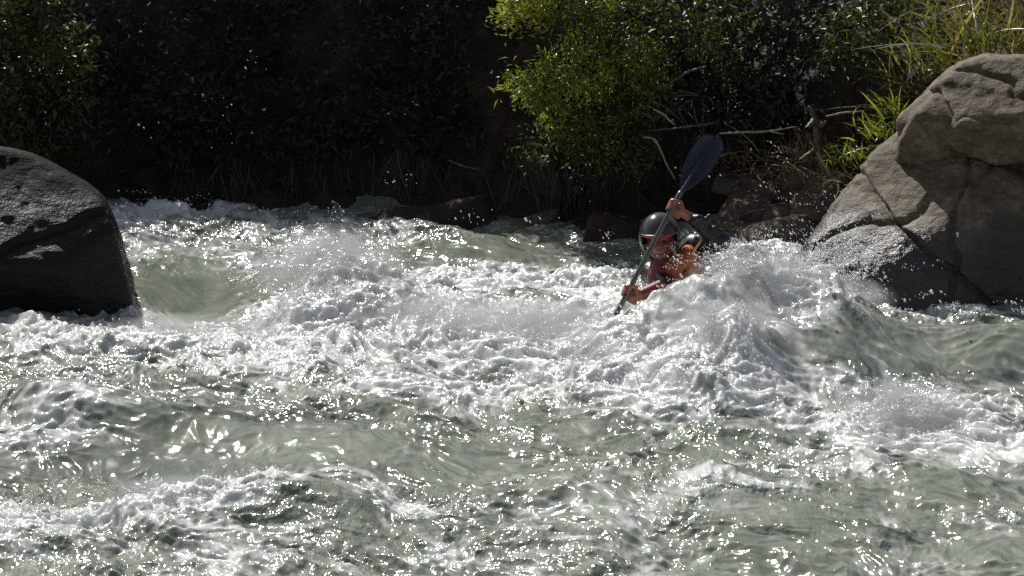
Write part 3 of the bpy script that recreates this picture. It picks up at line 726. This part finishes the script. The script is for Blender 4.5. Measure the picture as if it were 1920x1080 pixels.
GS2 = 'dry straw tufts on the brown bank'
grass('dry_grass_tuft', 1500, 300, 17.1, .12, 90, .26, .0045, M['straw'], 'pale dry grass hanging around the foot of the root stump', (-.3, -.4, .2), 77, GS2)
grass('dry_grass_tuft', 1380, 300, 17.5, .14, 80, .24, .0045, M['straw'], 'dry grass just right of the paddle blade', (-.2, -.4, .3), 78, GS2)
grass('dry_grass_tuft', 1440, 330, 17.35, .12, 70, .22, .0045, M['straw'], 'dry brown grass tuft between the stump and the paddle blade', (-.3, -.4, .5), 71, GS2)
grass('dry_grass_tuft', 1575, 335, 16.75, .07, 70, .20, .0045, M['straw'], 'dry straw-coloured tuft at the foot of the bright grass beside the right boulder', (-.4, -.4, .3), 72, GS2)
grass('dry_grass_tuft', 1280, 190, 17.9, .16, 80, .30, .0045, M['straw'], 'dry drooping grass under the bush, above the long bare stick', (.2, -.4, -.2), 73, GS2)
# hanging dead roots
GH = 'hanging dead roots on the dark bank'
for i, (u, v, Y, s, n, L, lab) in enumerate([
    (1000, 300, 17.95, .16, 170, .50, 'brown hanging roots below the left side of the sunlit bush'),
    (1110, 310, 17.75, .18, 150, .42, 'dark hanging roots below the middle of the sunlit bush'),
    (780, 300, 18.35, .2, 150, .42, 'faint brown hanging roots above the long low stone'),
    (420, 320, 18.75, .25, 130, .32, 'faint brown roots above the far left rapids'),
    (1300, 270, 17.7, .2, 130, .35, 'tangled brown roots behind the paddle blade'),
    (1520, 250, 17.0, .07, 120, .42, 'reddish-brown roots hanging around the broken stump'),
    (620, 320, 18.6, .2, 110, .3, 'very dark roots above the middle of the far waterline')]):
    grass('hanging_roots', u, v, Y, s, int(n*.55), L, .0035, M['dry'], lab, (0, -.12, -.8), 80+i, GH, 'roots', .22, .25)

# sticks and driftwood
def stick(name, pts, rads, mat, label, seed, group=None, cat='branch', twigs=()):
    P = [at(*p) for p in pts]
    parts = [tube_np([q-P[0] for q in P], rads, 7, seed, .18)]
    for tw in twigs:
        Q = [at(*p)-P[0] for p in tw]; parts.append(tube_np(Q, [rads[-1]*.9, rads[-1]*.4], 5, seed+1, .15))
    V, Fc = join_np(parts)
    o = link(name, mesh_np(name, V, Fc), None, mat); o.location = P[0]
    return tag(o, label, cat, group)
GB = 'bare sticks and branches on the bank'
stick('branch', [(1350, 250, 17.2), (1390, 248, 17.15), (1440, 246, 17.15), (1495, 237, 17.2)], [.007, .009, .008, .004], M['wood'], 'long thin pale stick pointing right from the paddle blade', 1, GB, twigs=[[(1440, 246, 17.15), (1470, 252, 17.1)]])
stick('branch', [(1226, 205, 17.3), (1243, 214, 17.25), (1256, 226, 17.2), (1266, 234, 17.2)], [.005, .009, .008, .004], M['wood'], 'short bright bleached twig under the right side of the sunlit bush', 2, GB)
stick('branch', [(1205, 257, 17.3), (1228, 262, 17.25), (1240, 285, 17.2), (1252, 312, 17.2), (1265, 335, 17.25)], [.006, .009, .008, .007, .005], M['wood'], 'bent pale branch curving down to the left of the paddle blade', 3, GB)
stick('branch', [(1238, 172, 17.9), (1265, 150, 17.8), (1295, 133, 17.75), (1326, 124, 17.7)], [.016, .013, .010, .006], M['wood_dark'], 'brown branch rising to the right beside the sunlit bush', 4, GB, twigs=[[(1265, 150, 17.8), (1270, 110, 17.75)]])
stick('branch', [(1215, 245, 17.6), (1270, 240, 17.5), (1330, 232, 17.45), (1340, 226, 17.4)], [.007, .008, .007, .004], M['wood_dark'], 'thin brown branch level above the paddle blade', 5, GB)
stick('branch', [(1520, 265, 16.9), (1540, 300, 16.8), (1555, 325, 16.8), (1565, 342, 16.8)], [.010, .013, .012, .007], M['wood'], 'stout pale stick slanting down beside the broken root stump', 6, GB)
stick('branch', [(1550, 218, 16.9), (1580, 212, 16.85), (1620, 208, 16.8)], [.007, .008, .005], M['wood'], 'short pale twig right of the top of the root stump', 7, GB)
stick('branch', [(1512, 358, 17.0), (1520, 368, 16.95), (1532, 374, 16.95)], [.006, .009, .004], M['wood'], 'tiny pale chip of driftwood among the stones by the right boulder', 8, GB)
stick('branch', [(1365, 420, 17.0), (1400, 400, 16.95), (1440, 392, 16.95)], [.007, .009, .005], M['wood_dark'], 'brown stick lying over the stones behind the raised elbow', 9, GB)
stick('branch', [(1640, 175, 17.2), (1670, 155, 17.1), (1700, 140, 17.1)], [.007, .007, .004], M['wood_dark'], 'thin brown twig under the reeds left of the upper right rock', 10, GB)
stick('branch', [(840, 300, 18.1), (870, 312, 18.05), (900, 318, 18.05)], [.004, .006, .003], M['wood_dark'], 'faint thin twig on the dark bank left of the hanging roots', 11, GB)
P0 = at(1520, 200, 16.9)
st = stick('root_stump', [(1517, 198, 16.95), (1528, 225, 16.9), (1532, 260, 16.85), (1538, 300, 16.85), (1556, 350, 16.9)], [.010, .024, .02, .022, .03], M['wood_dark'], 'broken brown root stump standing on the bank left of the right boulder', 12, None, 'stump',
           twigs=[[(1528, 225, 16.9), (1512, 240, 16.8)], [(1530, 240, 16.9), (1550, 228, 16.8)], [(1532, 280, 16.85), (1500, 300, 16.8)]])

# ------------------------------------------------------------------ paddler
def capsule(bm, a, b, ra, rb, seg=14):
    a, b = Vector(a), Vector(b)
    for p, r in ((a, ra), (b, rb)):
        bmesh.ops.create_uvsphere(bm, u_segments=seg, v_segments=seg//2+2, radius=r, matrix=Matrix.Translation(p))
    d = b-a; L = d.length
    if L > 1e-5:
        q = d.to_track_quat('Z', 'Y').to_matrix().to_4x4()
        bmesh.ops.create_cone(bm, cap_ends=True, segments=seg, radius1=ra*.995, radius2=rb*.995, depth=L, matrix=Matrix.Translation((a+b)/2) @ q)
def ellip(bm, c, r, rot=None, seg=20):
    m = Matrix.Translation(Vector(c)) @ (rot.to_4x4() if rot else Matrix.Identity(4)) @ Matrix.Diagonal((*r, 1))
    bmesh.ops.create_uvsphere(bm, u_segments=seg, v_segments=seg//2+2, radius=1, matrix=m)
def remeshed(name, bm, parent, mat, voxel=.006, smooth=4):
    me = bpy.data.meshes.new(name+'_raw'); bm.to_mesh(me); bm.free()
    o = bpy.data.objects.new(name+'_raw', me); COL.objects.link(o)
    r = o.modifiers.new('r', 'REMESH'); r.mode = 'VOXEL'; r.voxel_size = voxel; r.use_smooth_shade = True
    s = o.modifiers.new('s', 'SMOOTH'); s.factor = .5; s.iterations = smooth
    dg = bpy.context.evaluated_depsgraph_get(); dg.update()
    m2 = bpy.data.meshes.new_from_object(o.evaluated_get(dg)); m2.name = name
    bpy.data.objects.remove(o); bpy.data.meshes.remove(me)
    for p in m2.polygons: p.use_smooth = True
    m2.materials.clear()
    return link(name, m2, parent, mat)

M['skin'] = simple('wet_skin', (.28, .095, .065), .33, (.17, .055, .042), 14, .6, .3, .004)
M['glove'] = simple('flushed_hand', (.50, .14, .10), .3, (.38, .10, .07), 20, .6, .3, .003)
M['helmet'] = simple('helmet_shell', (.045, .047, .05), .16, (.03, .032, .035), 5, .7)
M['black_cloth'] = simple('wet_black_cloth', (.012, .012, .014), .42, (.006, .006, .007), 12, .5, .5, .01)
M['orange'] = simple('orange_vest', (.46, .10, .012), .4, (.20, .03, .008), 18, .5, .4, .008)
M['redtop'] = simple('red_top', (.20, .035, .028), .45, (.11, .02, .018), 18, .5, .4, .008)
M['red_trim'] = simple('red_trim', (.26, .03, .035), .4)
M['blade'] = simple('blade_dark_blue', (.014, .016, .036), .4, (.010, .011, .026), 8, .5)
M['shaft'] = simple('shaft_grey', (.10, .09, .085), .28, (.065, .06, .055), 15, .6)
M['letter'] = simple('lettering_pale', (.05, .06, .11), .5)
M['strap'] = simple('yellow_strap', (.5, .42, .16), .5)

PY = 13.65
root = empty('person', at(1268, 640, PY+.1))
tag(root, 'paddler in a dark helmet, black jacket and orange vest in white water', 'person')
# paddle line (upper blade tip ... lower hand)
pT = at(1343, 256, 13.72); pN = at(1277, 360, 13.55); pH = at(1262, 386, 13.50); pL = at(1175, 552, 13.28)
pd = (pH-pL).normalized()
hand_u = pH; hand_l = pL+pd*.02
def hand(bm, c, axis, palm_dir, s=1.0, thumb=1):
    """fist closed round a shaft: c on the shaft axis, axis along it (index finger end), palm_dir from the shaft to the wrist"""
    axis = axis.normalized(); pdv = (palm_dir-axis*palm_dir.dot(axis)).normalized(); side = axis.cross(pdv)
    R = .018+.010
    palm = c+pdv*.034
    for k in range(5):
        capsule(bm, palm+axis*(.018*(k-2))+pdv*.005+side*.012, palm+axis*(.016*(k-2))+pdv*.045, .015*s, .017*s, 10)
    for k, (ln, r) in enumerate([(.95, .0100), (1.0, .0105), (.97, .0100), (.85, .009)]):
        off = axis*(.030-.0205*k)
        pts = []
        for a in (15, 75, 135, 190, 235*ln):
            t = math.radians(a); pts.append(c+off+(pdv*math.cos(t)+side*math.sin(t))*R*(1.05 if a == 75 else 1))
        pts[0] = palm+off*1.05+side*.015
        for q in range(4): capsule(bm, pts[q], pts[q+1], r*(1.08-.07*q), r*(1.0-.07*q), 10)
    # thumb leaves the side of the palm near its base and closes over the fingers
    t0 = palm+axis*.030-side*.012+pdv*.015
    t1 = c+axis*.042*thumb+(pdv*math.cos(-1.1)+side*math.sin(-1.1))*R*1.25
    t2 = c+axis*.030*thumb+(pdv*math.cos(-2.3)+side*math.sin(-2.3))*R*1.15
    t3 = c+axis*.018*thumb+(pdv*math.cos(-3.1)+side*math.sin(-3.1))*R*1.2
    capsule(bm, t0, t1, .014, .012, 10); capsule(bm, t1, t2, .012, .0105, 10); capsule(bm, t2, t3, .0105, .009, 10)

shR = at(1303, 462, 13.78); elR = at(1350, 452, 13.60); wrR = at(1291, 405, 13.60)
shL = at(1222, 512, 13.72); elL = at(1250, 535, 13.42); wrL = at(1196, 556, 13.33)
neck = at(1252, 492, 13.74); head = at(1238, 447, 13.64); chest = at(1264, 520, 13.80); belly = at(1272, 580, 13.9); pelvis = at(1275, 640, 13.95)
fwd = Vector((-.10, -.98, -.04)).normalized()            # the way the face looks
upv = (Vector((-.10, 0, 1))-fwd*Vector((-.10, 0, 1)).dot(fwd)).normalized(); rt = fwd.cross(upv)
HR = Matrix((rt, fwd, upv)).transposed()                 # local x right, y forward, z up
def hp(x, y, z): return head+rt*x+fwd*y+upv*z
bm = bmesh.new()
ellip(bm, hp(0, -.015, .025), (.075, .095, .10), HR)      # skull
ellip(bm, hp(0, .03, -.045), (.056, .065, .075), HR)      # face
capsule(bm, hp(0, .062, -.10), hp(0, .05, -.095), .026, .03)   # chin
for s in (-1, 1):
    capsule(bm, hp(.045*s, .02, -.08), hp(.02*s, .06, -.10), .022, .02)
    ellip(bm, hp(.036*s, .070, -.032), (.022, .018, .016), HR)   # cheek
    capsule(bm, hp(.012*s, .092, .018), hp(.045*s, .078, .018), .011, .010)  # brow
    ellip(bm, hp(.076*s, -.005, -.015), (.010, .018, .030), HR)  # ear
capsule(bm, hp(0, .094, .012), hp(0, .118, -.026), .009, .014)  # nose
for s in (-1, 1): capsule(bm, hp(.010*s, .104, -.030), hp(.013*s, .100, -.030), .009, .009)
capsule(bm, hp(-.018, .090, -.058), hp(.018, .090, -.058), .0085, .0085); capsule(bm, hp(-.015, .088, -.070), hp(.015, .088, -.070), .010, .010)
capsule(bm, head-upv*.06, neck, .058, .062)
capsule(bm, neck, chest, .065, .12)
capsule(bm, chest, belly, .145, .135); capsule(bm, belly, pelvis, .135, .15)
capsule(bm, chest+Vector((-.08, 0, .02)), chest+Vector((.09, 0, .06)), .10, .10)
capsule(bm, chest+Vector((.06, 0, .08)), shR, .07, .062); capsule(bm, chest+Vector((-.06, 0, .02)), shL, .07, .060)
for (a, e, w, h, ax) in ((shR, elR, wrR, hand_u, pd), (shL, elL, wrL, hand_l, pd)):
    capsule(bm, a, e, .055, .043); capsule(bm, e, w, .043, .029)
    pdv = (w-h); pdv = pdv-ax*pdv.dot(ax); pdv.normalize()
    capsule(bm, w, h+pdv*.065, .029, .027)
    hand(bm, h, ax, w-h)
# thighs going forward under the water
capsule(bm, pelvis+Vector((.1, 0, -.02)), pelvis+Vector((.0, -.38, .02)), .085, .06)
capsule(bm, pelvis+Vector((-.1, 0, -.02)), pelvis+Vector((-.2, -.36, .02)), .085, .06)
remeshed('body', bm, root, M['skin'], .0055, 3)
# eyes
for s in (-1, 1):
    bm = bmesh.new(); ellip(bm, hp(.031*s, .083, -.006), (.013, .010, .009), HR, 12)
    me = bpy.data.meshes.new('eye'); bm.to_mesh(me); bm.free(); link('eye', me, root, M['black_cloth'])
# black jacket: torso and the raised sleeve, plus the lower sleeve to the elbow
bm = bmesh.new()
capsule(bm, neck-(neck-chest)*.35, chest, .088, .152); capsule(bm, chest, belly, .158, .148)
capsule(bm, chest+Vector((.04, .02, .09)), shR, .10, .082)
capsule(bm, shR, elR, .074, .066); capsule(bm, elR, elR.lerp(wrR, .82), .064, .043)
capsule(bm, chest+Vector((-.05, 0, .04)), shL, .09, .075); capsule(bm, shL, elL, .068, .056)
rg = random.Random(4)
for k in range(26):      # wrinkles and folds
    t = rg.random(); p = elR.lerp(wrR, t*.8) if k % 2 else shR.lerp(elR, t)
    q = p+Vector((rg.uniform(-.03, .03), -.03, rg.uniform(-.045, .045))); capsule(bm, q, q+Vector((rg.uniform(-.03, .03), 0, rg.uniform(-.03, .03))), .026, .020, 8)
remeshed('jacket', bm, root, M['black_cloth'], .007, 3)
# red top at the throat and chest
bm = bmesh.new()
capsule(bm, at(1243, 478, 13.64), at(1240, 520, 13.58), .062, .090); capsule(bm, at(1240, 520, 13.58), at(1246, 545, 13.6), .09, .08)
remeshed('shirt', bm, root, M['redtop'], .008, 3)
# lower sleeve, reddish
bm = bmesh.new()
capsule(bm, elL, elL.lerp(wrL, .8), .052, .040)
remeshed('sleeve', bm, root, M['redtop'], .007, 2)
# orange vest: padded shoulder and chest panels
bm = bmesh.new()
capsule(bm, at(1292, 478, 13.60), at(1262, 502, 13.55), .050, .055); capsule(bm, at(1262, 502, 13.55), at(1262, 560, 13.55), .06, .075)
capsule(bm, at(1295, 480, 13.62), at(1300, 560, 13.64), .05, .08)
capsule(bm, at(1290, 476, 13.62), at(1295, 470, 13.85), .045, .06); capsule(bm, at(1260, 560, 13.56), at(1300, 565, 13.62), .08, .085)
remeshed('life_vest', bm, root, M['orange'], .008, 2)
# strap edge over the shoulder
V, Fc = tube_np([at(1296, 428, 13.60), at(1308, 436, 13.58), at(1314, 450, 13.56), at(1306, 464, 13.55), at(1297, 478, 13.55)], [.004, .006, .007, .006, .005], 6, 1, .05)
link('shoulder_strap', mesh_np('shoulder_strap', V, Fc), root, M['strap'])
# helmet: shell with thickness, face opening, ear guards, brim, strap
bm = bmesh.new()
bmesh.ops.create_uvsphere(bm, u_segments=64, v_segments=40, radius=1)
dele = []
for v in bm.verts:
    x, y, z = v.co
    open_face = (y > .18 and z < .22 and abs(x) < .86-.25*max(0, -z))
    if open_face or z < -.62 or (z < -.30 and y < -.2 and z < -.5): dele.append(v)
bmesh.ops.delete(bm, geom=dele, context='VERTS')
for v in bm.verts:
    x, y, z = v.co
    v.co = hp(x*.118, y*.138-.012, z*.135+.012)
bmesh.ops.recalc_face_normals(bm, faces=bm.faces)
bmesh.ops.solidify(bm, geom=bm.faces[:], thickness=.012)
me = bpy.data.meshes.new('helmet'); bm.to_mesh(me); bm.free()
for p in me.polygons: p.use_smooth = True
hel = link('helmet', me, root, M['helmet'])
ring = [hp(.108*math.sin(a), .125*math.cos(a)+(.020 if math.cos(a) > .3 else 0), .042) for a in np.linspace(-1.25, 1.25, 9)]
V, Fc = tube_np(ring, [.006, .009, .011, .012, .012, .012, .011, .009, .006], 8, 3, .02)
link('brim', mesh_np('brim', V, Fc), hel, M['red_trim'])
for s in (-1, 1):
    V, Fc = tube_np([hp(.098*s, .02, -.06), hp(.075*s, .045, -.10), hp(.03*s, .07, -.135), hp(0, .072, -.14)], [.006, .006, .006, .006], 6, 3, .03)
    link('chin_strap', mesh_np('chin_strap', V, Fc), hel, M['strap'] if s < 0 else M['black_cloth'])

# ------------------------------------------------------------------ paddle
pr = empty('paddle', pN); tag(pr, 'dark blue bladed paddle held up slantwise in front of the paddler', 'paddle')
low = pL-pd*.20
V, Fc = tube_np([pN-(-pd)*.0, pH, pL, low], [.0155, .016, .016, .0155], 12, 1, .0)
link('shaft', mesh_np('shaft', V, Fc), pr, M['shaft'])
def blade(base, tip, nrm, name='blade', half=.086):
    L = (tip-base).length; ax = (tip-base)/L; side = ax.cross(nrm).normalized(); nn = side.cross(ax)
    nu, nv = 28, 15; V = []
    for sgn in (1, -1):
        for i in range(nu):
            t = i/(nu-1)
            w = half*(math.sin(min(1, t*1.55)*math.pi/2)**.8)*(1-max(0, (t-.62)/.38)**3.2)**.5+.004
            for j in range(nv):
                s = -1+2*j/(nv-1)
                tt = t*L+ (.02*L*s*t)
                spine = .014*math.exp(-(s/.16)**2)*(1-t*.75)
                V.append(base+ax*tt+side*(s*w)+nn*(.035*(s*s)*t*1.0-.05*math.sin(t*math.pi)*.4+sgn*(.003+spine)))
    Fc = []
    for k in range(2):
        for i in range(nu-1):
            for j in range(nv-1):
                a = k*nu*nv+i*nv+j; Fc.append([a, a+1, a+nv+1, a+nv] if k == 0 else [a, a+nv, a+nv+1, a+1])
    m = nu*nv
    for i in range(nu-1):
        for j in (0, nv-1):
            a = i*nv+j; Fc.append([a, a+nv, a+m+nv, a+m])
    for j in range(nv-1):
        for i in (0, nu-1):
            a = i*nv+j; Fc.append([a, a+1, a+m+1, a+m])
    o = link(name, mesh_np(name, np.array([list(v) for v in V]), np.array(Fc)), pr, M['blade'])
    return o, ax, side, nn, L
camdir = (Vector((0, 0, 3))-pT).normalized()
bu, ax, sd, nn, BL = blade(pN, pT, (camdir+Vector((-.25, 0, .1))).normalized())
V, Fc = tube_np([pN-pd*.03, pN.lerp(pT, .35), pN.lerp(pT, .8)], [.0155, .013, .005], 10, 1, .0)
V = V+np.array(list(nn))*(-.004)
link('spine', mesh_np('spine', V, Fc), bu, M['blade'])
blade(low+pd*.04, low-pd*.38, Vector((.9, -.3, .2)).normalized())
# worn pale letter strokes up the left half of the upper blade (too faded to read in the photo)
bm = bmesh.new()
G = {'H': [((0, 0), (0, 1)), ((1, 0), (1, 1)), ((0, .5), (1, .5))], 'o': [((0, 0), (1, 0)), ((1, 0), (1, 1)), ((1, 1), (0, 1)), ((0, 1), (0, 0))], 'n': [((0, 0), (0, 1)), ((0, 1), (1, 1)), ((1, 1), (1, 0))], 'l': [((0, 0), (0, 1))], 'r': [((0, 0), (0, 1)), ((0, 1), (1, .9))]}
sgnL = -1 if sd.x > 0 else 1
sgnN = 1 if nn.dot(camdir) > 0 else -1
for k, ch in enumerate('lnoroH'):
    o0 = pN+ax*(BL*(.22+.085*k))+sd*(sgnL*.052)
    for (a, b) in G[ch]:
        def q(p): return o0+ax*(p[0]*.020)+sd*(sgnL*(p[1]-.5)*.030)+nn*(sgnN*.010-.012)
        capsule(bm, q(a), q(b), .0022, .0022, 6)
me = bpy.data.meshes.new('lettering'); bm.to_mesh(me); bm.free(); link('lettering', me, bu, M['letter'])

# ------------------------------------------------------------------ light, sky, camera
EL, AZ = math.radians(46), math.radians(-27)     # azimuth from +Y towards +X
sd_ = Vector((math.sin(AZ)*math.cos(EL), math.cos(AZ)*math.cos(EL), math.sin(EL)))
L = bpy.data.lights.new('sun', 'SUN'); L.energy = 4.8; L.angle = math.radians(.5); L.color = (1, .96, .90)
lo = bpy.data.objects.new('sun', L); COL.objects.link(lo); lo.rotation_euler = sd_.to_track_quat('Z', 'Y').to_euler(); lo.location = sd_*30
w = bpy.data.worlds.new('World'); SC.world = w; w.use_nodes = True; nt = w.node_tree
bg = nt.nodes['Background']; sk = nt.nodes.new('ShaderNodeTexSky'); sk.sky_type = 'NISHITA'; sk.sun_disc = False
sk.sun_elevation = EL; sk.sun_rotation = AZ; sk.dust_density = 1.5
hs = nt.nodes.new('ShaderNodeHueSaturation'); hs.inputs['Saturation'].default_value = .55; nt.links.new(sk.outputs[0], hs.inputs['Color'])
nt.links.new(hs.outputs[0], bg.inputs['Color']); bg.inputs['Strength'].default_value = .07
cam = bpy.data.cameras.new('camera'); cam.sensor_width = 36; cam.lens = FPX/1920*36; cam.clip_end = 500; cam.clip_start = .05
co = bpy.data.objects.new('camera', cam); COL.objects.link(co); co.location = (0, 0, CAM_Z)
co.rotation_euler = (math.pi/2-PITCH, 0, 0); SC.camera = co
SC.view_settings.view_transform = 'Standard'; SC.view_settings.look = 'None'; SC.view_settings.exposure = .15; SC.view_settings.gamma = 1
SC.render.engine = 'CYCLES'
SC.cycles.use_denoising = False
SC.cycles.max_bounces = 6; SC.cycles.diffuse_bounces = 2; SC.cycles.glossy_bounces = 2; SC.cycles.transmission_bounces = 2
